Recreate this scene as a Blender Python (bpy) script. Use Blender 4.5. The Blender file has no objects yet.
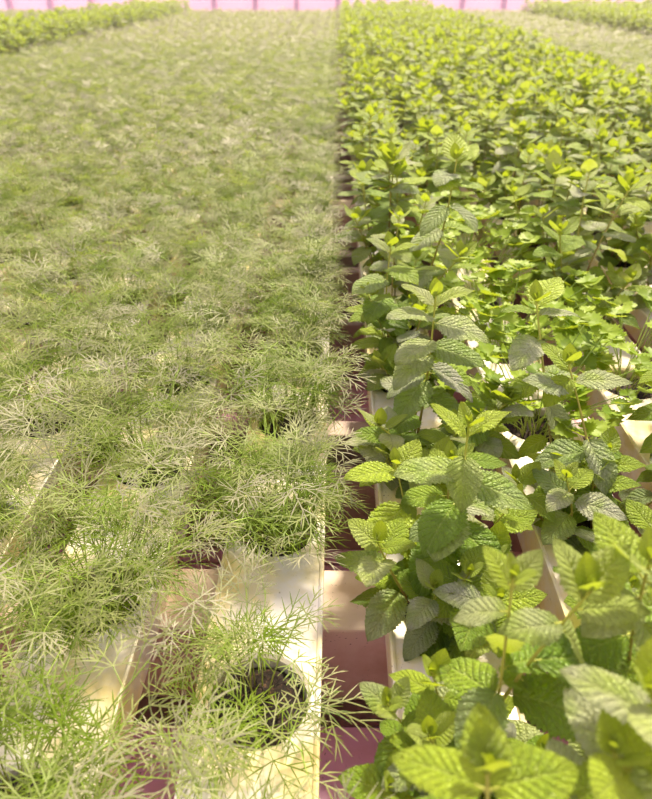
import bpy, math, random
import numpy as np
from mathutils import Vector, Matrix, Euler
S = bpy.context.scene
COL = S.collection
R = math.radians
G = 1.0                       # height of the gully tops above the greenhouse floor
EYE = 0.62                    # camera above the gully tops
PITCH, YAW, FPX = 32.96, 0.89, 650.0

# ------------------------------------------------------------------ camera
cam_d = bpy.data.cameras.new('camera'); cam = bpy.data.objects.new('camera', cam_d); COL.objects.link(cam)
cam.location = (0, 0, G + EYE)
cam.rotation_euler = (R(90 - PITCH), 0, R(YAW))
cam_d.sensor_fit = 'VERTICAL'; cam_d.sensor_height = 24; cam_d.lens = 24 * FPX / 799
cam_d.clip_start = 0.02; cam_d.clip_end = 100
cam_d.dof.use_dof = True; cam_d.dof.focus_distance = 0.80; cam_d.dof.aperture_fstop = 4.5
S.camera = cam
# ------------------------------------------------------------------ world, sun, exposure
S.view_settings.view_transform = 'Standard'; S.view_settings.look = 'None'
S.view_settings.gamma = 1; S.view_settings.use_curve_mapping = False
S.view_settings.exposure = 0.45
w = bpy.data.worlds.new('world'); S.world = w; w.use_nodes = True
nt = w.node_tree; bg = nt.nodes['Background']
tc = nt.nodes.new('ShaderNodeTexCoord'); sx = nt.nodes.new('ShaderNodeSeparateXYZ')
cr = nt.nodes.new('ShaderNodeValToRGB')
nt.links.new(tc.outputs['Generated'], sx.inputs[0]); nt.links.new(sx.outputs['Z'], cr.inputs[0])
cr.color_ramp.elements[0].position = 0.0; cr.color_ramp.elements[0].color = (1.0, 0.80, 0.90, 1)
cr.color_ramp.elements[1].position = 0.9; cr.color_ramp.elements[1].color = (1.0, 0.82, 1.0, 1)
nt.links.new(cr.outputs[0], bg.inputs[0]); bg.inputs[1].default_value = 0.86
sd = bpy.data.lights.new('sun', 'SUN'); sun = bpy.data.objects.new('sun', sd); COL.objects.link(sun)
sd.energy = 7.2; sd.angle = R(7); sd.color = (1.0, 0.86, 0.60)
sun.rotation_euler = Euler((R(-38), R(16), 0)); sun.location = (0, 3, 4)

bpy.context.view_layer.update()
CM = cam.matrix_world.copy(); CI = CM.inverted()
def at(px, py, h):
    """world point seen at that place of the photo, at height h above the gully tops"""
    d = CM.to_3x3() @ Vector(((px - 326) / FPX, -(py - 399.5) / FPX, -1))
    o = CM.translation
    return np.array(o + d * ((G + h - o.z) / d.z))
def proj(p):
    q = CI @ Vector(p)
    if q.z > -0.05: return (-9999, -9999, -q.z)
    return (326 + FPX * q.x / -q.z, 399.5 - FPX * q.y / -q.z, -q.z)

# ------------------------------------------------------------------ materials
def new_mat(name):
    m = bpy.data.materials.new(name); m.use_nodes = True
    return m, m.node_tree, m.node_tree.nodes['Principled BSDF']
def N(nt, t, **kw):
    n = nt.nodes.new(t)
    for k, v in kw.items(): setattr(n, k, v)
    return n
def ramp(nt, src, stops, interp='LINEAR'):
    r = N(nt, 'ShaderNodeValToRGB'); r.color_ramp.interpolation = interp
    el = r.color_ramp.elements
    while len(el) < len(stops): el.new(0.5)
    for e, (p, c) in zip(el, stops): e.position = p; e.color = (*c, 1)
    nt.links.new(src, r.inputs[0]); return r.outputs[0]
def math_(nt, op, a, b=None, c=None):
    n = N(nt, 'ShaderNodeMath', operation=op)
    for i, v in enumerate((a, b, c)):
        if v is None: continue
        if isinstance(v, (int, float)): n.inputs[i].default_value = v
        else: nt.links.new(v, n.inputs[i])
    return n.outputs[0]
def mixc(nt, f, a, b, bt='MIX'):
    n = N(nt, 'ShaderNodeMix', data_type='RGBA', blend_type=bt)
    if isinstance(f, (int, float)): n.inputs[0].default_value = f
    else: nt.links.new(f, n.inputs[0])
    for i, v in ((6, a), (7, b)):
        if isinstance(v, tuple): n.inputs[i].default_value = (*v, 1)
        else: nt.links.new(v, n.inputs[i])
    return n.outputs[2]

def leaf_mat(name, stops, trans_col, trans, veins=True, rough=0.5, sheen=0.05, spec=0.7, bump=0.003, vein_c=(0.42, 0.52, 0.12)):
    m, t, b = new_mat(name)
    tone = N(t, 'ShaderNodeAttribute', attribute_name='tone').outputs['Fac']
    oi = N(t, 'ShaderNodeObjectInfo').outputs['Random']
    sky_tinge = math_(t, 'MULTIPLY', math_(t, 'FLOOR', math_(t, 'MULTIPLY', tone, 0.5)), 0.25)
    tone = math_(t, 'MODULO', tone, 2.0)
    f = math_(t, 'ADD', tone, math_(t, 'MULTIPLY', math_(t, 'SUBTRACT', oi, 0.5), 0.16))
    geo = N(t, 'ShaderNodeNewGeometry')
    no = N(t, 'ShaderNodeTexNoise'); no.inputs['Scale'].default_value = 60; no.inputs['Detail'].default_value = 3
    t.links.new(geo.outputs['Position'], no.inputs['Vector'])
    f = math_(t, 'ADD', f, math_(t, 'MULTIPLY', math_(t, 'SUBTRACT', no.outputs[0], 0.5), 0.35))
    col = ramp(t, f, stops)
    n4 = N(t, 'ShaderNodeTexNoise'); n4.inputs['Scale'].default_value = 38; n4.inputs['Detail'].default_value = 2
    t.links.new(geo.outputs['Position'], n4.inputs['Vector'])
    pt = math_(t, 'MULTIPLY', sky_tinge, ramp(t, n4.outputs[0], [(0.32, (0.25, 0.25, 0.25)), (0.58, (1, 1, 1))]))
    col = mixc(t, math_(t, 'MULTIPLY', pt, 0.70), col, (0.66, 0.60, 0.66))  # purplish leaf colour with pale sky reflection painted into it
    if veins:
        uv = N(t, 'ShaderNodeUVMap').outputs[0]
        s = N(t, 'ShaderNodeSeparateXYZ'); t.links.new(uv, s.inputs[0])
        c = math_(t, 'ABSOLUTE', math_(t, 'MULTIPLY_ADD', s.outputs[0], 2.0, -1.0))
        sv = math_(t, 'SUBTRACT', math_(t, 'MULTIPLY', s.outputs[1], 8.5), math_(t, 'MULTIPLY', math_(t, 'POWER', c, 0.85), 2.3))
        wv = math_(t, 'ABSOLUTE', math_(t, 'SINE', math_(t, 'MULTIPLY', sv, math.pi)))
        mid = math_(t, 'MULTIPLY', c, 9.0)
        mid = math_(t, 'MINIMUM', mid, 1.0)
        hgt = math_(t, 'MULTIPLY', math_(t, 'POWER', wv, 0.55), mid)
        vo = N(t, 'ShaderNodeTexVoronoi', feature='DISTANCE_TO_EDGE')
        mp = N(t, 'ShaderNodeMapping'); mp.inputs['Scale'].default_value = (11, 20, 1); t.links.new(uv, mp.inputs[0])
        t.links.new(mp.outputs[0], vo.inputs['Vector']); vo.inputs['Scale'].default_value = 1.0
        net = math_(t, 'MINIMUM', math_(t, 'MULTIPLY', vo.outputs['Distance'], 4.0), 1.0)
        h2 = math_(t, 'ADD', hgt, math_(t, 'MULTIPLY', net, 0.5))
        bp = N(t, 'ShaderNodeBump'); bp.inputs['Strength'].default_value = 0.85; bp.inputs['Distance'].default_value = bump
        t.links.new(h2, bp.inputs['Height']); t.links.new(bp.outputs[0], b.inputs['Normal'])
        vm = math_(t, 'SUBTRACT', 1.0, math_(t, 'MINIMUM', math_(t, 'MULTIPLY', hgt, 2.2), 1.0))
        vm = math_(t, 'MULTIPLY', vm, 0.5)
        col = mixc(t, vm, col, mixc(t, sky_tinge, vein_c, (0.20, 0.16, 0.16)))
        nd = math_(t, 'MULTIPLY', math_(t, 'SUBTRACT', 1.0, net), 0.45)
        col = mixc(t, nd, col, mixc(t, 0.6, col, (0.05, 0.07, 0.02)))
    t.links.new(col, b.inputs['Base Color'])
    b.inputs['Roughness'].default_value = rough; b.inputs['Specular IOR Level'].default_value = spec
    b.inputs['Sheen Weight'].default_value = sheen; b.inputs['Sheen Roughness'].default_value = 0.4
    b.inputs['Sheen Tint'].default_value = (1, 0.95, 1, 1)
    tr = N(t, 'ShaderNodeBsdfTranslucent')
    t.links.new(mixc(t, 0.6, col, trans_col), tr.inputs['Color'])
    mx = N(t, 'ShaderNodeMixShader'); mx.inputs[0].default_value = trans
    t.links.new(b.outputs[0], mx.inputs[1]); t.links.new(tr.outputs[0], mx.inputs[2])
    t.links.new(mx.outputs[0], t.nodes['Material Output'].inputs['Surface'])
    return m

M = {}
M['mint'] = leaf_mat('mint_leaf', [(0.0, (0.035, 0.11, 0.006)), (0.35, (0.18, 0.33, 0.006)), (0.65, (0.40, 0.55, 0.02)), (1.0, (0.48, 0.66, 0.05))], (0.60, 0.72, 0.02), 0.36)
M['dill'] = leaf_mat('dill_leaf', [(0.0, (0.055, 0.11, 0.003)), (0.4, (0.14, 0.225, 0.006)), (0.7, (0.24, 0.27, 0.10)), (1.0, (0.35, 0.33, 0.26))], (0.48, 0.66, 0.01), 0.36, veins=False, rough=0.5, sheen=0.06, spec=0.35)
M['herb'] = leaf_mat('coriander_leaf', [(0.0, (0.08, 0.17, 0.01)), (0.5, (0.22, 0.34, 0.015)), (1.0, (0.34, 0.46, 0.06))], (0.62, 0.72, 0.03), 0.34, veins=False, rough=0.5, sheen=0.1, spec=0.3)

def stem_mat(name, c0, c1):
    m, t, b = new_mat(name)
    tone = N(t, 'ShaderNodeAttribute', attribute_name='tone').outputs['Fac']
    geo = N(t, 'ShaderNodeNewGeometry')
    no = N(t, 'ShaderNodeTexNoise'); no.inputs['Scale'].default_value = 90
    t.links.new(geo.outputs['Position'], no.inputs['Vector'])
    f = math_(t, 'ADD', tone, math_(t, 'MULTIPLY', math_(t, 'SUBTRACT', no.outputs[0], 0.5), 0.5))
    t.links.new(ramp(t, f, [(0.1, c0), (0.9, c1)]), b.inputs['Base Color'])
    b.inputs['Roughness'].default_value = 0.45; b.inputs['Subsurface Weight'].default_value = 0.0
    return m
M['mstem'] = stem_mat('mint_stem', (0.20, 0.10, 0.035), (0.38, 0.42, 0.05))
M['dstem'] = stem_mat('dill_stem', (0.26, 0.22, 0.05), (0.28, 0.42, 0.06))

def plastic(name, base, stain, speck, rough=0.35, scale=9, stain_lo=0.5, speck_amt=0.6):
    m, t, b = new_mat(name)
    geo = N(t, 'ShaderNodeNewGeometry')
    n1 = N(t, 'ShaderNodeTexNoise'); n1.inputs['Scale'].default_value = scale; n1.inputs['Detail'].default_value = 6; n1.inputs['Roughness'].default_value = 0.65
    n2 = N(t, 'ShaderNodeTexNoise'); n2.inputs['Scale'].default_value = 260; n2.inputs['Detail'].default_value = 2
    n3 = N(t, 'ShaderNodeTexNoise'); n3.inputs['Scale'].default_value = 26; n3.inputs['Detail'].default_value = 4
    for n in (n1, n2, n3): t.links.new(geo.outputs['Position'], n.inputs['Vector'])
    f1 = ramp(t, n1.outputs[0], [(stain_lo - 0.08, (0, 0, 0)), (stain_lo + 0.14, (1, 1, 1))])
    col = mixc(t, f1, base, stain)
    f2 = ramp(t, n2.outputs[0], [(0.66, (0, 0, 0)), (0.70, (1, 1, 1))])
    f3 = ramp(t, n3.outputs[0], [(0.45, (0, 0, 0)), (0.65, (1, 1, 1))])
    k = math_(t, 'MULTIPLY', math_(t, 'MULTIPLY', f2, f3), speck_amt)
    col = mixc(t, k, col, speck)
    t.links.new(col, b.inputs['Base Color']); b.inputs['Roughness'].default_value = rough
    bp = N(t, 'ShaderNodeBump'); bp.inputs['Strength'].default_value = 0.25; bp.inputs['Distance'].default_value = 0.0006
    t.links.new(n2.outputs[0], bp.inputs['Height']); t.links.new(bp.outputs[0], b.inputs['Normal'])
    return m
M['gully'] = plastic('gully_plastic', (0.84, 0.79, 0.80), (0.80, 0.67, 0.34), (0.16, 0.09, 0.04), rough=0.3, scale=11, stain_lo=0.47, speck_amt=0.9)
M['beam'] = plastic('beam_plastic', (0.70, 0.56, 0.50), (0.54, 0.38, 0.27), (0.10, 0.05, 0.03), rough=0.5, scale=8, speck_amt=0.9)
M['rail'] = plastic('rail_plastic', (0.38, 0.27, 0.25), (0.26, 0.17, 0.13), (0.06, 0.03, 0.02), rough=0.5, scale=8)
M['bench'] = plastic('bench_surface', (0.86, 0.47, 0.72), (0.72, 0.36, 0.46), (0.08, 0.03, 0.03), rough=0.4, scale=5, speck_amt=0.9)  # mauve base colour paints in the purple light on the boards
M['ledge'] = plastic('ledge_dirt', (0.20, 0.12, 0.10), (0.10, 0.055, 0.045), (0.03, 0.015, 0.01), rough=0.8, scale=30)
M['wall'] = plastic('wall_panel', (0.93, 0.76, 0.86), (0.92, 0.68, 0.83), (0.6, 0.3, 0.5), rough=0.6, scale=1.2)
M['post'] = plastic('post_paint', (0.74, 0.48, 0.62), (0.7, 0.45, 0.6), (0.4, 0.2, 0.3), rough=0.5)
M['floor'] = plastic('floor_concrete', (0.45, 0.36, 0.38), (0.36, 0.28, 0.30), (0.2, 0.15, 0.15), rough=0.8, scale=3)
M['petal'] = plastic('petal', (0.80, 0.35, 0.75), (0.85, 0.55, 0.80), (0.7, 0.3, 0.6), rough=0.5, scale=60, speck_amt=0.1)
t = M['wall'].node_tree                     # thin translucent sheet, daylight comes through it
tr = N(t, 'ShaderNodeBsdfTranslucent'); tr.inputs['Color'].default_value = (0.80, 0.50, 0.68, 1)
mx = N(t, 'ShaderNodeMixShader'); mx.inputs[0].default_value = 0.3
t.links.new(t.nodes['Principled BSDF'].outputs[0], mx.inputs[1]); t.links.new(tr.outputs[0], mx.inputs[2]); t.links.new(mx.outputs[0], t.nodes['Material Output'].inputs['Surface'])
m, t, b = new_mat('soil'); geo = N(t, 'ShaderNodeNewGeometry')
no = N(t, 'ShaderNodeTexNoise'); no.inputs['Scale'].default_value = 180; no.inputs['Detail'].default_value = 6
t.links.new(geo.outputs['Position'], no.inputs['Vector'])
t.links.new(ramp(t, no.outputs[0], [(0.35, (0.010, 0.007, 0.006)), (0.6, (0.035, 0.02, 0.015)), (0.72, (0.16, 0.08, 0.04))]), b.inputs['Base Color'])
b.inputs['Roughness'].default_value = 0.9
bp = N(t, 'ShaderNodeBump'); bp.inputs['Distance'].default_value = 0.004; t.links.new(no.outputs[0], bp.inputs['Height']); t.links.new(bp.outputs[0], b.inputs['Normal'])
M['soil'] = m

# ------------------------------------------------------------------ quad mesh builder
class MB:
    def __init__(s): s.v, s.f, s.u, s.t, s.n = [], [], [], [], 0
    def add(s, v, f, uv=None, tone=0.5):
        v = np.asarray(v, float); f = np.asarray(f, np.int64)
        s.v.append(v); s.f.append(f + s.n); s.n += len(v)
        s.u.append(np.zeros((len(v), 2)) if uv is None else uv)
        s.t.append(np.full(len(v), tone, float) if np.isscalar(tone) else tone)
    def arrays(s):
        return np.concatenate(s.v), np.concatenate(s.f), np.concatenate(s.u), np.concatenate(s.t)
    def build(s, name, mat, parent=None, smooth=True):
        o = bpy.data.objects.new(name, mesh_from(name, *s.arrays(), mat, smooth)); COL.objects.link(o)
        if parent is not None: o.parent = parent
        return o
def mesh_from(name, v, f, u, t, mat, smooth=True):
    me = bpy.data.meshes.new(name)
    me.vertices.add(len(v)); me.vertices.foreach_set('co', v.astype(np.float32).ravel())
    me.loops.add(f.size); me.loops.foreach_set('vertex_index', f.astype(np.int32).ravel())
    me.polygons.add(len(f)); me.polygons.foreach_set('loop_start', np.arange(0, f.size, 4, dtype=np.int32))
    me.polygons.foreach_set('use_smooth', np.full(len(f), smooth))
    uv = me.uv_layers.new(name='UVMap'); uv.data.foreach_set('uv', u[f.ravel()].astype(np.float32).ravel())
    a = me.attributes.new('tone', 'FLOAT', 'POINT'); a.data.foreach_set('value', t.astype(np.float32))
    me.update(calc_edges=True); me.validate(); me.materials.append(mat)
    return me
def box(mb, x0, x1, y0, y1, z0, z1, tone=0.5):
    v = [(x, y, z) for z in (z0, z1) for y in (y0, y1) for x in (x0, x1)]
    mb.add(v, [(0, 2, 3, 1), (4, 5, 7, 6), (0, 1, 5, 4), (2, 6, 7, 3), (0, 4, 6, 2), (1, 3, 7, 5)], tone=tone)
def tube(mb, pts, rads, sides=5, tones=None):
    pts = np.asarray(pts, float); n = len(pts); rads = np.broadcast_to(rads, n)
    d = np.gradient(pts, axis=0); d /= np.linalg.norm(d, axis=1)[:, None] + 1e-9
    ref = np.array([0.3, 1, 0.1]); V = []
    for i in range(n):
        a = np.cross(d[i], ref); a /= np.linalg.norm(a) + 1e-9; b = np.cross(d[i], a)
        for k in range(sides):
            an = 2 * math.pi * k / sides; V.append(pts[i] + rads[i] * (a * math.cos(an) + b * math.sin(an)))
    F = [(i * sides + k, i * sides + (k + 1) % sides, (i + 1) * sides + (k + 1) % sides, (i + 1) * sides + k) for i in range(n - 1) for k in range(sides)]
    tn = 0.5 if tones is None else np.repeat(np.asarray(tones, float), sides)
    mb.add(V, F, tone=tn)
def frame(az, el, roll=0.0):
    """columns: side, along, up"""
    y = np.array([math.cos(el) * math.cos(az), math.cos(el) * math.sin(az), math.sin(el)])
    s = np.array([math.sin(az), -math.cos(az), 0.0]); u = np.cross(s, y)
    c, q = math.cos(roll), math.sin(roll)
    return np.stack([s * c + u * q, y, u * c - s * q], axis=1)

# ------------------------------------------------------------------ leaves
def mint_leaf(nu, nv, teeth, droop=0.5, fold=0.35, wid=0.33, wave=0.0, ph=0.0):
    t = np.linspace(0, 1, nu + 1); c = np.linspace(-1, 1, nv + 1)
    wdt = wid * (np.sin(math.pi * np.clip(t, 0, 1) ** 0.78) ** 0.72) * (1 - 0.12 * t)
    wdt[0] = 0.02; wdt[-1] = 0.008
    T, Cc = np.meshgrid(t, c, indexing='ij'); W = wdt[:, None]
    saw = ((T * teeth) % 1.0) if teeth else np.zeros_like(T)
    edge = np.abs(Cc) ** 6
    X = Cc * W * (1 + (0.16 * saw - 0.07) * edge * (1 if teeth else 0))
    Y = T - 0.03 * edge * saw
    Z = fold * np.abs(X) * (1 - 0.9 * T) - 0.25 * np.maximum(np.abs(X) - 0.2, 0)
    q = T * 8.5 - (np.abs(Cc) ** 0.85) * 2.3
    Z = Z + (0.014 * np.abs(np.sin(math.pi * q)) * np.minimum(np.abs(Cc) * 4, 1) if nu > 20 else 0)
    Z = Z + wave * np.sin(T * 9 + ph + Cc * 1.3) * np.abs(Cc) ** 2
    a = -droop * Y ** 1.4                                       # bend along the length
    yy = np.cumsum(np.cos(a[:, :1]) * np.diff(np.concatenate([[0], t]))[:, None], axis=0)
    zz = np.cumsum(np.sin(a[:, :1]) * np.diff(np.concatenate([[0], t]))[:, None], axis=0)
    P = np.stack([X, (Y - T) + yy + 0.0 * X - Z * np.sin(a), zz + Z * np.cos(a)], axis=-1).reshape(-1, 3)
    i = np.arange(nu)[:, None] * (nv + 1) + np.arange(nv)[None, :]
    F = np.stack([i, i + nv + 1, i + nv + 2, i + 1], axis=-1).reshape(-1, 4)[:, ::-1]
    UV = np.stack([(Cc + 1) / 2, T], axis=-1).reshape(-1, 2)
    return P, F, UV
rl = random.Random(5)
def leafset(nu, nv, teeth, n):
    return [mint_leaf(nu, nv, teeth, rl.uniform(0.1, 0.75), rl.uniform(0.15, 0.45), rl.uniform(0.31, 0.375), rl.uniform(0.01, 0.035), rl.uniform(0, 6)) for _ in range(n)]
def tipset(nu, nv, teeth, n):      # young leaves that cup upwards
    return [mint_leaf(nu, nv, teeth, rl.uniform(-0.3, 0.4), rl.uniform(0.25, 0.45), rl.uniform(0.37, 0.42), 0.006, rl.uniform(0, 6)) for _ in range(n)]
LEAF = {'hi': (leafset(54, 10, 18, 10), tipset(30, 8, 10, 5)), 'mid': (leafset(16, 4, 8, 8), tipset(10, 4, 5, 4)), 'low': (leafset(4, 2, 0, 4), tipset(3, 2, 0, 3))}

DIST = [0.000, 0.005, 0.014, 0.030, 0.056, 0.088, 0.122, 0.158, 0.195, 0.235]
LEN = [0.012, 0.027, 0.045, 0.060, 0.070, 0.072, 0.070, 0.064, 0.056, 0.048]
ELE = [76, 60, 42, 24, 12, 0, -12, -22, -30, -35]
def shoot(rng, base, tip, lod='mid', size=1.0, phase=None, bright=0.0, maxn=10, spread=1.0, extra=None):
    """one mint stem with its opposite leaf pairs; returns (stem builder, leaf builder)"""
    base = np.array(base, float); tip = np.array(tip, float)
    sm, lm = MB(), MB()
    L = np.linalg.norm(tip - base); bow = np.array([rng.uniform(-1, 1), rng.uniform(-1, 1), 0]) * L * 0.06
    def pos(s): return base + (tip - base) * s + bow * math.sin(math.pi * s) - 0 * s
    nst = {'hi': 14, 'mid': 7, 'low': 3}[lod]
    ss = np.linspace(0, 1, nst); r0 = 0.0024 * size
    tube(sm, [pos(s) for s in ss], np.linspace(r0, r0 * 0.5, nst), {'hi': 6, 'mid': 4, 'low': 3}[lod], tones=np.clip(ss * 0.9 + rng.uniform(-0.15, 0.1), 0, 1))
    if phase is None: phase = rng.uniform(0, math.pi)
    big, small = LEAF[lod]
    for i in range(min(maxn, len(DIST))):
        d = DIST[i] * size ** 0.8 * rng.uniform(0.93, 1.07)
        if d > L * 0.93: break
        if i >= 6 and rng.random() < 0.25: continue
        if extra and 2 <= i <= 5: continue
        p = pos(1 - d / L)
        for k in (0, 1):
            if i >= 5 and rng.random() < 0.12: continue
            az = phase + i * math.pi / 2 + k * math.pi + rng.uniform(-0.2, 0.2)
            el = R(ELE[i] * spread + rng.uniform(-13, 13)); ln = LEN[i] * size * rng.uniform(0.85, 1.12)
            P, F, UV = rng.choice(small if i < 3 else big)
            Fm = frame(az, el, rng.uniform(-0.25, 0.25)); pet = 0.002 + 0.07 * ln
            v = (P * ln) @ Fm.T + p + Fm[:, 1] * pet
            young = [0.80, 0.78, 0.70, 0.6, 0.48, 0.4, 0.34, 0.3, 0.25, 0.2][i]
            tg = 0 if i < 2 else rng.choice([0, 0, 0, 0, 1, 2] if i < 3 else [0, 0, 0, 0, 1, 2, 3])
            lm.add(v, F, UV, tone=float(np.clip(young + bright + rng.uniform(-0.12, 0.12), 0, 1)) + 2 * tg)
            if lod != 'low':
                tube(sm, [p, p + Fm[:, 1] * (pet + 0.003)], [0.001 * size, 0.0007 * size], 3, tones=[0.9, 0.9])
    for (d, tp, tone, tg) in (extra or ()):      # leaves whose direction and length are set one by one
        p = pos(1 - d / L); v3 = np.array(tp) - p; ln = np.linalg.norm(v3); v3 *= min(1, 0.080 / ln); ln = min(ln, 0.080); az = math.atan2(v3[1], v3[0]); el = math.asin(v3[2] / ln)
        P, F, UV = rng.choice(big); e2 = el + 0.22
        Fm = frame(az, e2, rng.uniform(-0.15, 0.15))
        tipv = P[np.argmax(P[:, 1])]; ln2 = ln / np.linalg.norm(tipv) * 0.96
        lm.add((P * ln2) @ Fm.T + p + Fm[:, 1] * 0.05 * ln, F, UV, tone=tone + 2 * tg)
        tube(sm, [p, p + Fm[:, 1] * (0.05 * ln + 0.004)], [0.0012, 0.0009], 4, tones=[0.9, 0.9])
    return sm, lm

def strip(mb, p, d, u, ln, wd, tone, bend=0.0):
    """narrow pointed leaf segment, two quads"""
    s = np.cross(d, u); s /= np.linalg.norm(s) + 1e-9
    m_ = p + d * ln * 0.55 - u * bend * ln * 0.3; e = p + d * ln - u * bend * ln
    v = [p - s * wd * 0.35, p + s * wd * 0.35, m_ - s * wd * 0.5, m_ + s * wd * 0.5, e - s * wd * 0.12, e + s * wd * 0.12]
    mb.add(v, [(0, 1, 3, 2), (2, 3, 5, 4)], tone=tone)
def dill_leaf(mb, rng, p, az, el, L, wd, tone, lod):
    """feathery leaf: a fan of branches, each splitting into long narrow segments"""
    Fm = frame(az, el, rng.uniform(-0.3, 0.3)); p = np.array(p, float); up = Fm[:, 2]
    for (a0, l0) in {0: ((0, 1.0), (46, .82), (-46, .82), (88, .55), (-88, .55)), 1: ((0, 1.0), (50, .8), (-50, .8)), 2: ((8, 1.0), (58, .7), (-52, .75))}[lod]:
        a = R(a0 + rng.uniform(-9, 9)); l = L * l0 * rng.uniform(0.85, 1.12)
        d = Fm[:, 1] * math.cos(a) + Fm[:, 0] * math.sin(a) + up * rng.uniform(-0.12, 0.22); d /= np.linalg.norm(d)
        side = np.cross(up, d); bd = rng.uniform(0.05, 0.3)
        strip(mb, p, d, up, l, wd, tone, bd)
        subs = ((0.30, 34, .52), (0.36, -34, .52), (0.58, 26, .38), (0.64, -26, .36)) if lod == 0 else (((0.36, 32, .55), (0.40, -32, .55)) if lod == 1 else ((0.4, 30, .5),))
        for (f0, aa, ll) in subs:
            if lod == 0 and abs(a0) > 60 and f0 > 0.5: continue
            aa = R(aa + rng.uniform(-7, 7))
            d2 = d * math.cos(aa) + side * math.sin(aa) + up * rng.uniform(-0.12, 0.15); d2 /= np.linalg.norm(d2)
            o = p + d * l * f0 - up * bd * l * f0 * f0 * 0.6
            strip(mb, o, d2, up, l * ll * rng.uniform(0.85, 1.2), wd * 0.95, tone, bd)
def dill_clump(rng, lod=0, hgt=0.13, rad=0.150, nseed=None, edge=False):
    sm, lm = MB(), MB()
    ns_, nl = {0: (46, 4), 1: (38, 4), 2: (24, 3)}[lod]; nseed = nseed or ns_
    wd = {0: 0.0014, 1: 0.0025, 2: 0.0055}[lod]
    for k in range(nseed):
        a = rng.uniform(0, 2 * math.pi); r = 0.038 * math.sqrt(rng.random())
        b = np.array([r * math.cos(a), r * math.sin(a), -0.012])
        a2 = a + rng.uniform(-0.7, 0.7); rr = rad * math.sqrt((k + 0.5) / nseed) * rng.uniform(0.75, 1.0)
        if edge and math.cos(a2) > 0: rr *= 1 - 0.62 * math.cos(a2) ** 0.5
        hh = hgt * rng.uniform(0.6, 0.95) * (1 - 0.25 * (rr / rad) ** 2)
        top = np.array([b[0] + rr * math.cos(a2), b[1] + rr * math.sin(a2), hh])
        def pos(s): return np.array([b[0] + (top[0] - b[0]) * s ** 1.7, b[1] + (top[1] - b[1]) * s ** 1.7, b[2] + (top[2] - b[2]) * s])
        n = {0: 6, 1: 4, 2: 2}[lod]
        tube(sm, [pos(s) for s in np.linspace(0, 1, n)], np.linspace(0.0010, 0.0006, n) * (1 if lod == 0 else 1.4), 3 if lod else 4, tones=np.linspace(rng.uniform(0.1, 0.4), 0.9, n))
        for j in range(nl):
            s = [1.0, 0.86, 0.68, 0.5][j] * rng.uniform(0.9, 1.0)
            az = a2 + j * 2.3 + rng.uniform(-0.7, 0.7); el = R(rng.uniform(0, 45) if j else rng.uniform(10, 60))
            p = pos(s); pl = rng.uniform(0.008, 0.03); Fm = frame(az, el)
            q = p + Fm[:, 1] * pl
            tube(sm, [p, q], [0.0006, 0.0005], 3, tones=[0.9, 0.9])
            tone = float(np.clip((0.80, 0.86, 0.95)[lod] - (0.17, 0.15, 0.12)[lod] * j + rng.uniform(-0.22, 0.22), 0, 1))  # greyer tops, darker lower leaves, greyer far clumps: light and haze painted in
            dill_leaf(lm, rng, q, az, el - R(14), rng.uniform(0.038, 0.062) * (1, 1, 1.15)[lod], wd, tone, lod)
    return sm, lm

def herb_leaf(mb, rng, p, az, el, L, tone):
    """fan shaped, three lobed, toothed leaf"""
    na, nr = 24, 4; Fm = frame(az, el, rng.uniform(-0.3, 0.3)); V = []
    for i in range(na + 1):
        a = R(-140 + 280 * i / na)
        lobe = 0.62 + 0.26 * abs(math.cos(1.5 * a)) ** 0.6 + 0.15 * (1 if i % 2 else -0.5)
        for j in range(nr + 1):
            r = lobe * (j / nr) * 0.55
            V.append(Fm @ np.array([r * math.sin(a), r * math.cos(a) + 0.12, 0.30 * r * r + 0.05 * math.sin(4 * a) * r]) * L + p)
    F = [(i * (nr + 1) + j, (i + 1) * (nr + 1) + j, (i + 1) * (nr + 1) + j + 1, i * (nr + 1) + j + 1) for i in range(na) for j in range(nr)]
    mb.add(V, F, tone=tone)
def herb_clump(rng, hgt=0.13):
    sm, lm = MB(), MB()
    for k in range(46):
        a = rng.uniform(0, 6.283); r = 0.035 * math.sqrt(rng.random()); rr = 0.135 * math.sqrt(rng.random())
        b = np.array([r * math.cos(a), r * math.sin(a), -0.012]); a2 = a + rng.uniform(-0.7, 0.7)
        top = np.array([b[0] + rr * math.cos(a2), b[1] + rr * math.sin(a2), hgt * rng.uniform(0.3, 1.0)])
        tube(sm, [b + (top - b) * np.array([s ** 1.6, s ** 1.6, s]) for s in np.linspace(0, 1, 6)], [0.0010] * 6, 4, tones=np.linspace(0.5, 1.0, 6))
        for j in range(3):
            az = a2 + (j - 1) * 1.35 + rng.uniform(-0.3, 0.3)
            q = top + np.array([math.cos(az), math.sin(az), 0.2]) * (0.004 if j == 1 else 0.012)
            herb_leaf(lm, rng, q, az, R(rng.uniform(-5, 35)), rng.uniform(0.032, 0.050) * (1 if j == 1 else 0.8), float(np.clip(rng.uniform(0.2, 0.95), 0, 1)))
    return sm, lm

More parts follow.
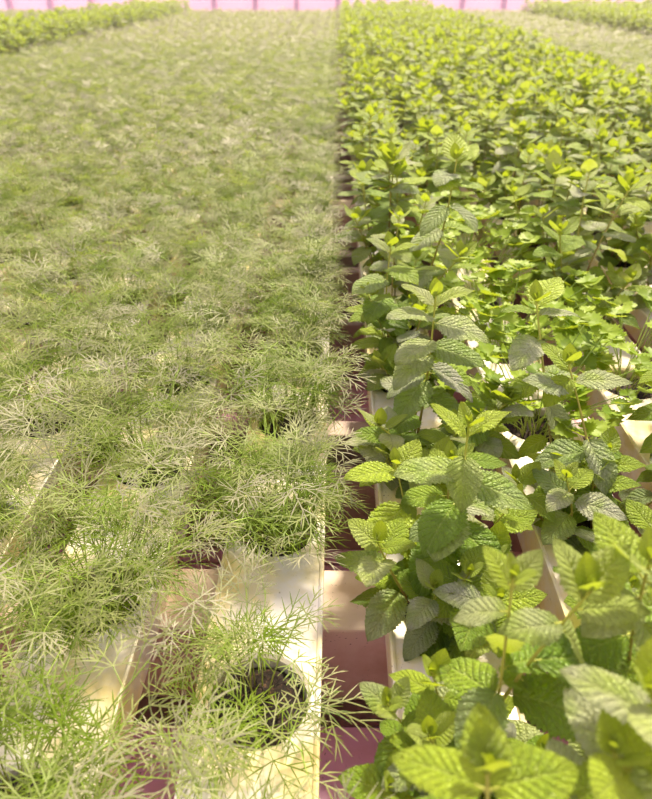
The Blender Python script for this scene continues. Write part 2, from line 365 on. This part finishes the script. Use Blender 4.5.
# ------------------------------------------------------------------ layout numbers
PITCHX, GW = 0.204, 0.130                 # gully spacing and width
def gx0(k): return -0.141 + PITCHX * k    # left edge of gully k; 0 = dill beside the gap, 1 = mint beside the gap
def gxc(k): return gx0(k) + GW / 2
STEP = 0.25
YEND = 14.0
def hole_y(k, n): return (0.39 if k % 2 == 0 else 0.27) - 0.25 + STEP * n
NH = int(YEND / STEP)
RH = 0.051                                 # hole radius
def kind_of(k):
    if k <= -18: return 'dill'
    if k <= -13: return 'mint'
    if k <= 0: return 'dill'
    if k <= 7: return 'mint'
    if k <= 16: return 'dill'
    return 'mint'
ORD = ['first', 'second', 'third', 'fourth', 'fifth', 'sixth', 'seventh', 'eighth', 'ninth', 'tenth', 'eleventh', 'twelfth', 'thirteenth', 'fourteenth', 'fifteenth', 'sixteenth', 'seventeenth', 'eighteenth', 'nineteenth', 'twentieth']
def ordw(n):
    if n <= 20: return ORD[n - 1]
    T = {2: 'twenty', 3: 'thirty', 4: 'forty', 5: 'fifty'}[n // 10]
    return (T[:-1] + 'ieth') if n % 10 == 0 else T + '-' + ORD[n % 10 - 1]
def tag(o, label, cat, group=None, kind=None):
    o['label'] = label
    if cat: o['category'] = cat
    if group: o['group'] = group
    if kind: o['kind'] = kind

# ------------------------------------------------------------------ structure
def structure(name, mb, mat, label):
    o = mb.build(name, mat, smooth=False); o['kind'] = 'structure'; o['label'] = label; return o
mb = MB(); box(mb, -9, 9, -3, 17, -0.1, 0); structure('floor', mb, M['floor'], 'pinkish grey greenhouse floor under the benches')
mb = MB(); mb.add([(-9, 16.62, 0), (9, 16.62, 0), (9, 16.62, 3.6), (-9, 16.62, 3.6)], [(0, 1, 2, 3)]); structure('wall_back', mb, M['wall'], 'pale pink wall closing the far end of the greenhouse')
for i in range(19):
    x = -8.1 + 0.9 * i; mb = MB(); box(mb, x - 0.05, x + 0.05, 16.5, 16.6, 0, 3.6); structure('trim_%d' % (i + 1), mb, M['post'], 'mauve upright post on the far pink wall')

mb = MB(); box(mb, -8.9, 8.9, 1.2, 16.4, G + 0.02, 3.4); hz = mb.build('haze', M['floor'], None, False)
tag(hz, 'thin humid pinkish haze hanging over the far half of the beds', 'haze', None, 'stuff')
hm = bpy.data.materials.new('haze'); hm.use_nodes = True; t = hm.node_tree; t.nodes.clear()
vs = N(t, 'ShaderNodeVolumeScatter'); vs.inputs['Color'].default_value = (0.97, 0.76, 0.97, 1); vs.inputs['Density'].default_value = 0.009; vs.inputs['Anisotropy'].default_value = 0.2
mo = N(t, 'ShaderNodeOutputMaterial'); t.links.new(vs.outputs[0], mo.inputs['Volume'])
hz.data.materials.clear(); hz.data.materials.append(hm)

# growing bench (a wide low table that carries everything)
BZ = G - 0.235
bench = bpy.data.objects.new('growing_bench', None); COL.objects.link(bench); bench.location = (0, 0, 0)
tag(bench, 'long growing bench with purple light painted into its boards between the white gullies', 'bench')
XL, XR = gx0(-31), gx0(28) + GW
mb = MB(); box(mb, XL - 0.1, XR + 0.1, -0.2, YEND + 0.35, BZ - 0.05, BZ - 0.0002); mb.build('bench_top', M['rail'], bench, False)
mb = MB(); box(mb, XL - 0.1, XR + 0.1, -0.2, 0.496, BZ - 0.0001, BZ + 0.006); yy = 0.50
while yy < YEND + 0.3: box(mb, XL - 0.1, XR + 0.1, yy, yy + 0.052, BZ - 0.0001, BZ + 0.006); yy += 0.058
mb.build('boards', M['bench'], bench, False)
for x in (-6.0, -3, 0, 3, 5.3):
    for y in (0.1, 4.8, 9.4, 13.9):
        mb = MB(); box(mb, x - 0.04, x + 0.04, y - 0.04, y + 0.04, 0, BZ - 0.049); mb.build('leg', M['rail'], bench, False)

def bevel(o, w=0.004, s=2):
    md = o.modifiers.new('bevel', 'BEVEL'); md.width = w; md.segments = s; md.limit_method = 'ANGLE'
    return o
# cross members: a broad beam then two narrow rails, repeated under the gullies
BT = G - 0.070
nb = nr_ = 0; y = -0.37
while y < YEND:
    nb += 1
    root = bpy.data.objects.new('support_beam', None); COL.objects.link(root); root.location = (0, y + 0.05, BZ + 0.006)
    tag(root, 'broad pale cross beam under the gullies, %s from the front edge' % ordw(nb) if nb != 2 else 'broad pale cross beam showing in the central gap beside the lowest mint leaves', 'beam', 'broad cross beams under the gullies')
    mb = MB(); box(mb, XL, XR, -0.05, 0.05, 0, BT - BZ - 0.006); bevel(mb.build('beam', M['beam'], root, False))
    mb = MB(); box(mb, XL, XR, -0.083, -0.051, 0.0, 0.012); bevel(mb.build('ledge', M['ledge'], root, False), 0.002)
    step = 0.9 if nb == 1 else 1.8
    for dy, wd in ((0.29, 0.04), (0.416, 0.047)) + (((0.86, 0.04), (1.19, 0.04), (1.316, 0.047)) if nb > 1 else ()):
        if y + dy > YEND: continue
        nr_ += 1
        mb = MB(); box(mb, XL, XR, -wd / 2, wd / 2, 0, BT - BZ - 0.006); o = mb.build('support_rail', M['rail'], None, False)
        o.location = (0, y + dy + wd / 2, BZ + 0.006); bevel(o, 0.003)
        tag(o, 'narrow brownish cross rail under the gullies, %s from the front edge' % ordw(nr_), 'rail', 'narrow cross rails under the gullies')
    y += step

# gullies: hollow topped channels with round planting holes
def gully_mesh(parity):
    mb = MB(); ns = 32; z = 0.0; hw = GW / 2 - 0.006
    for n in range(NH):
        cy = hole_y(parity, n); y0, y1 = cy - STEP / 2, cy + STEP / 2
        V = []; F = []
        for i in range(ns):
            a = 2 * math.pi * i / ns + math.pi / ns * 0
            c, s_ = math.cos(a), math.sin(a)
            k = min(hw / abs(c) if abs(c) > 1e-6 else 9, (STEP / 2) / abs(s_) if abs(s_) > 1e-6 else 9)
            V += [(k * c, cy + k * s_, z), ((RH + 0.004) * c, cy + (RH + 0.004) * s_, z), (RH * c, cy + RH * s_, z - 0.003), (RH * 0.97 * c, cy + RH * 0.97 * s_, z - 0.03)]
        # pull the nearest directions exactly into the corners
        for (sx_, sy_) in ((1, 1), (-1, 1), (-1, -1), (1, -1)):
            a = math.atan2(sy_ * STEP / 2, sx_ * hw); i = int(round(a / (2 * math.pi) * ns)) % ns
            V[i * 4] = (sx_ * hw, cy + sy_ * STEP / 2, z)
        for i in range(ns):
            j = (i + 1) % ns
            for r in range(3): F.append((i * 4 + r, i * 4 + r + 1, j * 4 + r + 1, j * 4 + r)[::-1])
        mb.add(V, F)
    ya, yb = hole_y(parity, 0) - STEP / 2, hole_y(parity, NH - 1) + STEP / 2
    # side profile: raised rounded lip, outer wall, underside
    prof = [(hw, 0.0), (hw + 0.0005, 0.0035), (hw + 0.003, 0.005), (hw + 0.0055, 0.004), (hw + 0.006, 0.0), (hw + 0.004, -0.064), (hw, -0.0695)]
    prof = prof + [(-x, z_) for x, z_ in prof[::-1]]
    V = []; 
    for x, z_ in prof: V += [(x, ya, z_), (x, yb, z_)]
    F = [(2 * i, 2 * i + 1, 2 * i + 3, 2 * i + 2) for i in range(len(prof) - 1)]
    mb.add(V, F)
    for yy in (ya, yb):                      # end plates
        mb.add([(-hw - .004, yy, -.0695), (hw + .004, yy, -.0695), (hw + .004, yy, 0), (-hw - .004, yy, 0)], [(0, 1, 2, 3)])
    return mesh_from('grow_gully', *mb.arrays(), M['gully'], False)
GM = [gully_mesh(0), gully_mesh(1)]
for k in range(-31, 29):
    o = bpy.data.objects.new('grow_gully', GM[k % 2]); COL.objects.link(o); o.location = (gxc(k), 0, G)
    kd = kind_of(k)
    if k == 0: lb = 'white planting gully of dill running along the left side of the central gap'
    elif k == 1: lb = 'white planting gully of mint running along the right side of the central gap'
    elif k < 1: lb = 'white planting gully holding %s, %s to the left of the central gap' % (kd, ordw(1 - k))
    else: lb = 'white planting gully holding %s, %s to the right of the central gap' % (kd, ordw(k))
    tag(o, lb, 'gully', 'white planting gullies')

# ------------------------------------------------------------------ soil plug
def soil_mesh(seed):
    rg = random.Random(seed); mb = MB(); n = 12; V = []
    for i in range(n + 1):
        for j in range(n + 1):
            u, v = 2 * i / n - 1, 2 * j / n - 1
            x, y_ = u * math.sqrt(1 - v * v / 2), v * math.sqrt(1 - u * u / 2)
            r = math.hypot(x, y_); V.append((x * RH * 0.955, y_ * RH * 0.955, -0.012 + 0.006 * (1 - r) + (rg.uniform(-0.004, 0.004) if r < 0.97 else -0.004)))
    F = [(i * (n + 1) + j, (i + 1) * (n + 1) + j, (i + 1) * (n + 1) + j + 1, i * (n + 1) + j + 1) for i in range(n) for j in range(n)]
    mb.add(V, F)
    ring = [(RH * 0.955 * math.cos(a), RH * 0.955 * math.sin(a)) for a in np.linspace(0, 2 * math.pi, 25)[:-1]]
    V = [(x, y_, z_) for z_ in (-0.016, -0.045) for x, y_ in ring]
    mb.add(V, [(i, (i + 1) % 24, 24 + (i + 1) % 24, 24 + i) for i in range(24)])
    for q in range(14):                       # bits of root and straw
        a = rg.uniform(0, 6.28); r = RH * 0.75 * math.sqrt(rg.random()); p = np.array([r * math.cos(a), r * math.sin(a), -0.006]); b2 = rg.uniform(0, 6.28)
        tube(mb, [p + np.array([math.cos(b2 + s) * s * 0.008, math.sin(b2 + s) * s * 0.008, 0.002 * math.sin(s * 2)]) for s in (0, 0.7, 1.4, 2.1)], 0.0006, 3)
    return mesh_from('soil_plug', *mb.arrays(), M['soil'])
SOIL = [soil_mesh(i) for i in range(3)]

def link(name, data, parent=None, loc=None):
    o = bpy.data.objects.new(name, data); COL.objects.link(o)
    if parent is not None: o.parent = parent
    if loc is not None: o.location = loc
    return o
def root_at(name, k, n, rot=0.0, x=None, y=None):
    o = link(name, None, None, (gxc(k) if x is None else x, hole_y(k, n) if y is None else y, G)); o.rotation_euler = (0, 0, rot); o.empty_display_size = 0.02
    return o
def copy_thing(src, loc, rot, scl):
    r = src.copy(); COL.objects.link(r); r.location = loc; r.rotation_euler = (0, 0, rot); r.scale = (scl, scl, scl)
    for ch in src.children:
        c = ch.copy(); COL.objects.link(c); c.parent = r
        for g in ch.children:
            d = g.copy(); COL.objects.link(d); d.parent = c
    return r

# ------------------------------------------------------------------ which pots are in view
def inview(k, n, h, mx=60, my=90):
    x, y_ = gxc(k), hole_y(k, n); p = proj((x, y_, G + h))
    rp = 0.14 * FPX / max(p[2], 0.2)
    return (-mx - rp < p[0] < 652 + mx + rp) and (-my < p[1] < 799 + my + rp)
def shown(k, n):
    h = 0.12 if kind_of(k) == 'dill' else 0.20
    p = proj((gxc(k), hole_y(k, n), G + h)); r = 0.11 * FPX / max(p[2], 0.2)
    return -r < p[0] < 652 + r and p[1] < 799 + r
slots = {'dill': [], 'mint': []}
for k in range(-31, 29):
    for n in range(NH):
        h = 0.12 if kind_of(k) == 'dill' else 0.22
        if inview(k, n, h) or inview(k, n, 0.0): slots[kind_of(k)].append((proj((gxc(k), hole_y(k, n), G + h))[2] + (0 if shown(k, n) else 50), k, n))
for s in slots.values(): s.sort()
HERB = [(2, 3), (2, 4), (3, 4), (2, 5), (2, 6)]      # pots where leafy coriander grows among the mint
rng = random.Random(11)

def where(k, n, kd):
    f = [m_ for m_ in range(NH) if shown(k, m_)]
    if k == 0: row = 'just left of the gap'
    elif k == 1: row = 'just right of the gap'
    elif k < 0: row = 'in the %s gully left of the gap' % ordw(1 - k)
    else: row = 'in the %s gully right of the gap' % ordw(k)
    return '%s, %s pot from the front' % (row, ordw(f.index(n) + 1))

# ------------------------------------------------------------------ dill: 300 plants, then the rest as one object
DL = 'feathery dill'
protoA, protoB = [], []
for i in range(7):
    r = link('dill_plant', None); r.empty_display_size = 0.02
    s_, l_ = dill_clump(random.Random(100 + i), 0, 0.150)
    link('soil', SOIL[i % 3], r); st = s_.build('stems', M['dstem'], r); l_.build('foliage', M['dill'], r); protoA.append(r)
for i in range(6):
    r = link('dill_plant', None); r.empty_display_size = 0.02
    s_, l_ = dill_clump(random.Random(200 + i), 1, 0.145)
    s_.build('stems', M['dstem'], r); l_.build('foliage', M['dill'], r); protoB.append(r)
protoE = []
for i in range(5):
    r = link('dill_plant', None); r.empty_display_size = 0.02
    s_, l_ = dill_clump(random.Random(250 + i), 0, 0.145, edge=True)
    link('soil', SOIL[i % 3], r); st = s_.build('stems', M['dstem'], r); l_.build('foliage', M['dill'], r); protoE.append(r)
usedE = [0] * 5
ds = slots['dill']; usedA = [0] * 7; usedB = [0] * 6
def place(protos, used, i, loc, rot, scl):
    if used[i] == 0:
        o = protos[i]; o.location = loc; o.rotation_euler = (0, 0, rot); o.scale = (scl,) * 3
    else: o = copy_thing(protos[i], loc, rot, scl)
    used[i] += 1; return o
for q, (d, k, n) in enumerate(ds[:300]):
    P_, U_ = (protoA, usedA) if d < 2.1 else (protoB, usedB)
    if k == 0: P_, U_ = protoE, usedE
    if (k, n) == (0, 1):
        o = root_at('dill_plant', 0, 1); s_, l_ = dill_clump(random.Random(99), 0, 0.10, 0.10, 15)
        link('soil', SOIL[0], o); s_.build('stems', M['dstem'], o); l_.build('foliage', M['dill'], o)
        tag(o, 'sparse dill at the bottom, dark soil showing in its white gully beside the gap', 'dill plant', 'dill plants in the left bed'); continue
    scl = rng.uniform(0.92, 1.12)
    o = place(P_, U_, rng.randrange(len(P_)), (gxc(k), hole_y(k, n), G), rng.uniform(0, 6.28) if k else rng.uniform(-0.25, 0.25), scl)
    lb = DL + ' ' + where(k, n, 'dill')
    tag(o, lb, 'dill plant', 'dill plants in the left bed' if k <= 0 else 'dill plants in the right bed')
for P_, U_ in ((protoA, usedA), (protoB, usedB), (protoE, usedE)):
    for r, u in zip(P_, U_):
        if u == 0:
            for c in list(r.children): bpy.data.objects.remove(c)
            bpy.data.objects.remove(r)
def merged(name, mat_l, mat_s, variants, places, label, cat, group):
    V, F, U, T, MI = [], [], [], [], []; off = 0
    for (x, y_, rot, scl, i) in places:
        c, s = math.cos(rot), math.sin(rot); Rm = np.array([[c, -s, 0], [s, c, 0], [0, 0, 1]])
        for mi, (v, f, u, t_) in enumerate(variants[i]):
            V.append((v * scl) @ Rm.T + np.array([x, y_, G])); F.append(f + off); off += len(v); U.append(u); T.append(t_); MI.append(np.full(len(f), mi))
    me = mesh_from(name, np.concatenate(V), np.concatenate(F), np.concatenate(U), np.concatenate(T), mat_l)
    me.materials.append(mat_s)
    mi = np.concatenate(MI)
    if len(mi) == len(me.polygons): me.polygons.foreach_set('material_index', mi.astype(np.int32))
    o = link(name, me); tag(o, label, cat, group, 'stuff'); return o
var = []
for i in range(8):
    s_, l_ = dill_clump(random.Random(300 + i), 2, 0.14, edge=i > 5); var.append([l_.arrays(), s_.arrays()])
merged('dill_plants', M['dill'], M['dstem'], var, [(gxc(k), hole_y(k, n), rng.uniform(0, 6.28) if k else 0, rng.uniform(0.85, 1.15), rng.randrange(6) if k else 6 + n % 2) for (_, k, n) in ds[300:]],
       'grey-green carpet of distant dill filling the far bed up to the pink wall', 'dill plants', 'distant dill plants')

# ------------------------------------------------------------------ mint: hand set shoots at the front
# gully, pot -> label, [(photo x, photo y, height of tip, leaf size, phase, brightness)]
FRONT = {
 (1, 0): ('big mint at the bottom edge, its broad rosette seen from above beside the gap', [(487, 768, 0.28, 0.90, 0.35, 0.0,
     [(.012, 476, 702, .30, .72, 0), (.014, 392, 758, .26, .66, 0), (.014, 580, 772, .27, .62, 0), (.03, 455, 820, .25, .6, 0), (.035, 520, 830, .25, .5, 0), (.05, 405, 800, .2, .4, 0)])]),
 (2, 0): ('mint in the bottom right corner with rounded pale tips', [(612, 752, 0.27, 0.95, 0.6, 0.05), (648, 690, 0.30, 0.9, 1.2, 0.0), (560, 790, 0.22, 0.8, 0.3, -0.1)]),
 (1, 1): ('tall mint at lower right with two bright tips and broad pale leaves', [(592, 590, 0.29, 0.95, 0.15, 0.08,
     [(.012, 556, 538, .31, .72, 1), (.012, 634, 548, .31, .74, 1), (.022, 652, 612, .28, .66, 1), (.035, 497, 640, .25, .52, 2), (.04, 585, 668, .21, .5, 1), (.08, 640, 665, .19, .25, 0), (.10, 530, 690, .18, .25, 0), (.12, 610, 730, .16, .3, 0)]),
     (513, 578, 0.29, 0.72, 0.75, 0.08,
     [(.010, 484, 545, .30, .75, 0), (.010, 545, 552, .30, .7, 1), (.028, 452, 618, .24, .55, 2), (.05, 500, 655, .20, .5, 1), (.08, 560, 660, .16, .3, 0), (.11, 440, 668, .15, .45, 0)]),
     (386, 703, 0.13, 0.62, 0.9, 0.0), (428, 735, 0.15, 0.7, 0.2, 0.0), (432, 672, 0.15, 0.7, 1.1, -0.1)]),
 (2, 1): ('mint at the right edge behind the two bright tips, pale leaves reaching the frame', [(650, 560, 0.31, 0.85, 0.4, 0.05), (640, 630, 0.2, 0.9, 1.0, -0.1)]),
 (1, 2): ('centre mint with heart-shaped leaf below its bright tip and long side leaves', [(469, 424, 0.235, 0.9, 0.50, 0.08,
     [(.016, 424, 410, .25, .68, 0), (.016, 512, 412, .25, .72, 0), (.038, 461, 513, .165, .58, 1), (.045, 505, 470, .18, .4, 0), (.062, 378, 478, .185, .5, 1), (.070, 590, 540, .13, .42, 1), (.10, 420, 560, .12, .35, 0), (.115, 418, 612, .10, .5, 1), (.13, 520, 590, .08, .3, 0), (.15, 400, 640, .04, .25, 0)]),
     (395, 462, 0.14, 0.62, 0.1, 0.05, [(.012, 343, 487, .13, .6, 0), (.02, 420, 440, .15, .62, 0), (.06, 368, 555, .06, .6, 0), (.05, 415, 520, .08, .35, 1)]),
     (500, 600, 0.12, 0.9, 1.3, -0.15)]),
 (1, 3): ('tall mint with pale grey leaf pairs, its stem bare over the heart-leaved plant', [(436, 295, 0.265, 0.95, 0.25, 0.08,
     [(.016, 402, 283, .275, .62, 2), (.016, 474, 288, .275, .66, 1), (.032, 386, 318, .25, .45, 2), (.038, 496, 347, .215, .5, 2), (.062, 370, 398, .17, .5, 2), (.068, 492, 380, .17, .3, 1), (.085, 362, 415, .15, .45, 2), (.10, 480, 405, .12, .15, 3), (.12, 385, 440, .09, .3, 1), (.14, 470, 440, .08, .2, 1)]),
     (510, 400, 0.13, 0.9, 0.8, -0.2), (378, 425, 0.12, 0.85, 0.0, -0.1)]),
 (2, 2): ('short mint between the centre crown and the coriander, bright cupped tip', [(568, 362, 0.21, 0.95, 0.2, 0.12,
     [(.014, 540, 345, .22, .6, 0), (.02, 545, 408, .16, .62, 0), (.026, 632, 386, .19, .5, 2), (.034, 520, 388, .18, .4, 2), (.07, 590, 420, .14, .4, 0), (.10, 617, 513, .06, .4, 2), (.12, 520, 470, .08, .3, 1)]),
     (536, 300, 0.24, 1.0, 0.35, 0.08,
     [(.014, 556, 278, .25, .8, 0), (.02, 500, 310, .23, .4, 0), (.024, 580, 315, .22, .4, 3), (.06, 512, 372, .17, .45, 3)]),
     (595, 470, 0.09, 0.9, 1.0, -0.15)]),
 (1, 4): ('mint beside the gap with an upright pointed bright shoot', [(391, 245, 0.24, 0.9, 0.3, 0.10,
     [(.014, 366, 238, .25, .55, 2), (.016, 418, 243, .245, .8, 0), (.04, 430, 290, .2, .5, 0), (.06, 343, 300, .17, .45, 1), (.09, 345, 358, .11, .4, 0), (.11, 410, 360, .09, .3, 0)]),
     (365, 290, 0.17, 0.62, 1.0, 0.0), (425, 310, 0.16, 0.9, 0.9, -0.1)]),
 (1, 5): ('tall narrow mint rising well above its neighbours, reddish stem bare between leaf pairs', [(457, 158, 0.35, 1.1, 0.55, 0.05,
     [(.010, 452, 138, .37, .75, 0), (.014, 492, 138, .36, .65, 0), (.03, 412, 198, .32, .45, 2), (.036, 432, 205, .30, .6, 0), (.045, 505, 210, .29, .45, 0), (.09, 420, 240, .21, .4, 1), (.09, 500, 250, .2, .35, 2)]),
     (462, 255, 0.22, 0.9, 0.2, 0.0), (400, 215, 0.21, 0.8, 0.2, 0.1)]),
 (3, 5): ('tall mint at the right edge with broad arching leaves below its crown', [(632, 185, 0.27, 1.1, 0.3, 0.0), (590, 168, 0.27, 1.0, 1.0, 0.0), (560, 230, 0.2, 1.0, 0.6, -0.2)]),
}
hr = random.Random(77)
def add_shoots(root, origin, shoots, lod='hi'):
    for (px, py, h, sz, ph, br, *ex) in shoots:
        tip = at(px, py, h) - np.array(origin)
        a = hr.uniform(0, 6.28); rb = 0.03 * math.sqrt(hr.random()); b = np.array([rb * math.cos(a), rb * math.sin(a), -0.012])
        ext = [(d, at(x1, y1, h1) - np.array(origin), tn, tg) for (d, x1, y1, h1, tn, tg) in ex[0]] if ex else None
        s_, l_ = shoot(hr, b, tip, lod, sz, ph, br, extra=ext)
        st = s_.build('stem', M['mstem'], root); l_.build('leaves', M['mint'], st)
for (k, n), (lb, shoots) in FRONT.items():
    r = root_at('mint_plant', k, n); link('soil', SOIL[(k + n) % 3], r)
    add_shoots(r, (gxc(k), hole_y(k, n), G), shoots)
    for q in range(8):                        # low side shoots
        a = q * 0.79 + hr.uniform(-0.4, 0.4); rr = hr.uniform(0.05, 0.12)
        if k == 1 and math.cos(a) < -0.2: rr *= 0.8
        s_, l_ = shoot(hr, (0.03 * math.cos(a), 0.03 * math.sin(a), -0.012), (rr * math.cos(a), rr * math.sin(a), hr.uniform(0.05, 0.13)), 'hi', hr.uniform(0.7, 0.95), None, -0.12)
        st = s_.build('stem', M['mstem'], r); l_.build('leaves', M['mint'], st)
    tag(r, lb, 'mint plant', 'mint plants right of the gap')
# coriander among the mint
for i, (k, n) in enumerate(HERB):
    r = root_at('coriander_plant', k, n); s_, l_ = herb_clump(random.Random(400 + i), 0.15)
    link('soil', SOIL[i % 3], r); s_.build('stems', M['dstem'], r); l_.build('foliage', M['herb'], r)
    tag(r, 'fan-leaved coriander ' + where(k, n, 'mint'), 'coriander plant', 'coriander among the mint')

# ------------------------------------------------------------------ mint: repeats
def mint_plant_parts(seed, lod, nst, hgt):
    rg = random.Random(seed); out = []
    for i in range(nst):
        a = 6.283 * i / nst + rg.uniform(-0.5, 0.5); b = np.array([0.028 * math.cos(a), 0.028 * math.sin(a), -0.012])
        main = i % 3 == 0; rr = rg.uniform(0.01, 0.06) if main else rg.uniform(0.06, 0.12); h = hgt * (rg.uniform(0.85, 1.12) if main else rg.uniform(0.4, 0.85))
        out.append(shoot(rg, b, (rr * math.cos(a), rr * math.sin(a), h), lod, rg.uniform(1.0, 1.18) if main else rg.uniform(0.8, 1.02), None, rg.uniform(-0.1, 0.1)))
    return out
MP = []
for i in range(7):
    r = link('mint_plant', None); link('soil', SOIL[i % 3], r)
    for s_, l_ in mint_plant_parts(500 + i, 'hi' if i < 0 else 'mid', 8, 0.255):
        st = s_.build('stem', M['mstem'], r); l_.build('leaves', M['mint'], st)
    MP.append(r)
MQ = []
for i in range(6):
    r = link('mint_plant', None); sm, lm = MB(), MB()
    for s_, l_ in mint_plant_parts(600 + i, 'mid', 8, 0.255):
        sm.add(*s_.arrays()[:3], s_.arrays()[3]); lm.add(*l_.arrays()[:3], l_.arrays()[3])
    sm.build('stems', M['mstem'], r); lm.build('foliage', M['mint'], r); MQ.append(r)
ms = [s for s in slots['mint'] if (s[1], s[2]) not in FRONT and (s[1], s[2]) not in HERB]
uP, uQ = [0] * 7, [0] * 6
nind = 300 - len(FRONT)
for q, (d, k, n) in enumerate(ms[:nind]):
    P_, U_ = (MP, uP) if d < 2.6 else (MQ, uQ)
    scl = rng.uniform(0.85, 1.12) * (0.85 if k == 1 and d < 1.2 else 1)
    o = place(P_, U_, rng.randrange(len(P_)) if q > 13 else q % len(P_), (gxc(k), hole_y(k, n), G), rng.uniform(0, 6.28), scl)
    tag(o, 'leafy mint ' + where(k, n, 'mint'), 'mint plant', 'mint plants right of the gap' if k > 0 else 'mint plants in the far left block')
for P_, U_ in ((MP, uP), (MQ, uQ)):
    for r, u in zip(P_, U_):
        if u == 0:
            for c in list(r.children_recursive): bpy.data.objects.remove(c)
            bpy.data.objects.remove(r)
var = []
for i in range(6):
    sm, lm = MB(), MB()
    for s_, l_ in mint_plant_parts(700 + i, 'low', 8, 0.255):
        sm.add(*s_.arrays()[:3], s_.arrays()[3]); lm.add(*l_.arrays()[:3], l_.arrays()[3])
    var.append([lm.arrays(), sm.arrays()])
merged('mint_plants', M['mint'], M['mstem'], var, [(gxc(k), hole_y(k, n), rng.uniform(0, 6.28), rng.uniform(0.85, 1.12), rng.randrange(6)) for (_, k, n) in ms[nind:]],
       'distant bright green mint plants in bands towards the pink wall', 'mint plants', 'distant mint plants')
print('slots', len(slots['dill']), len(slots['mint']), 'objects', len(bpy.data.objects))
for k in (0, -1, 1, 2, 3):
    print(k, [(n, round(hole_y(k, n), 2), tuple(round(c) for c in proj((gxc(k), hole_y(k, n), G))[:2])) for n in range(8)])
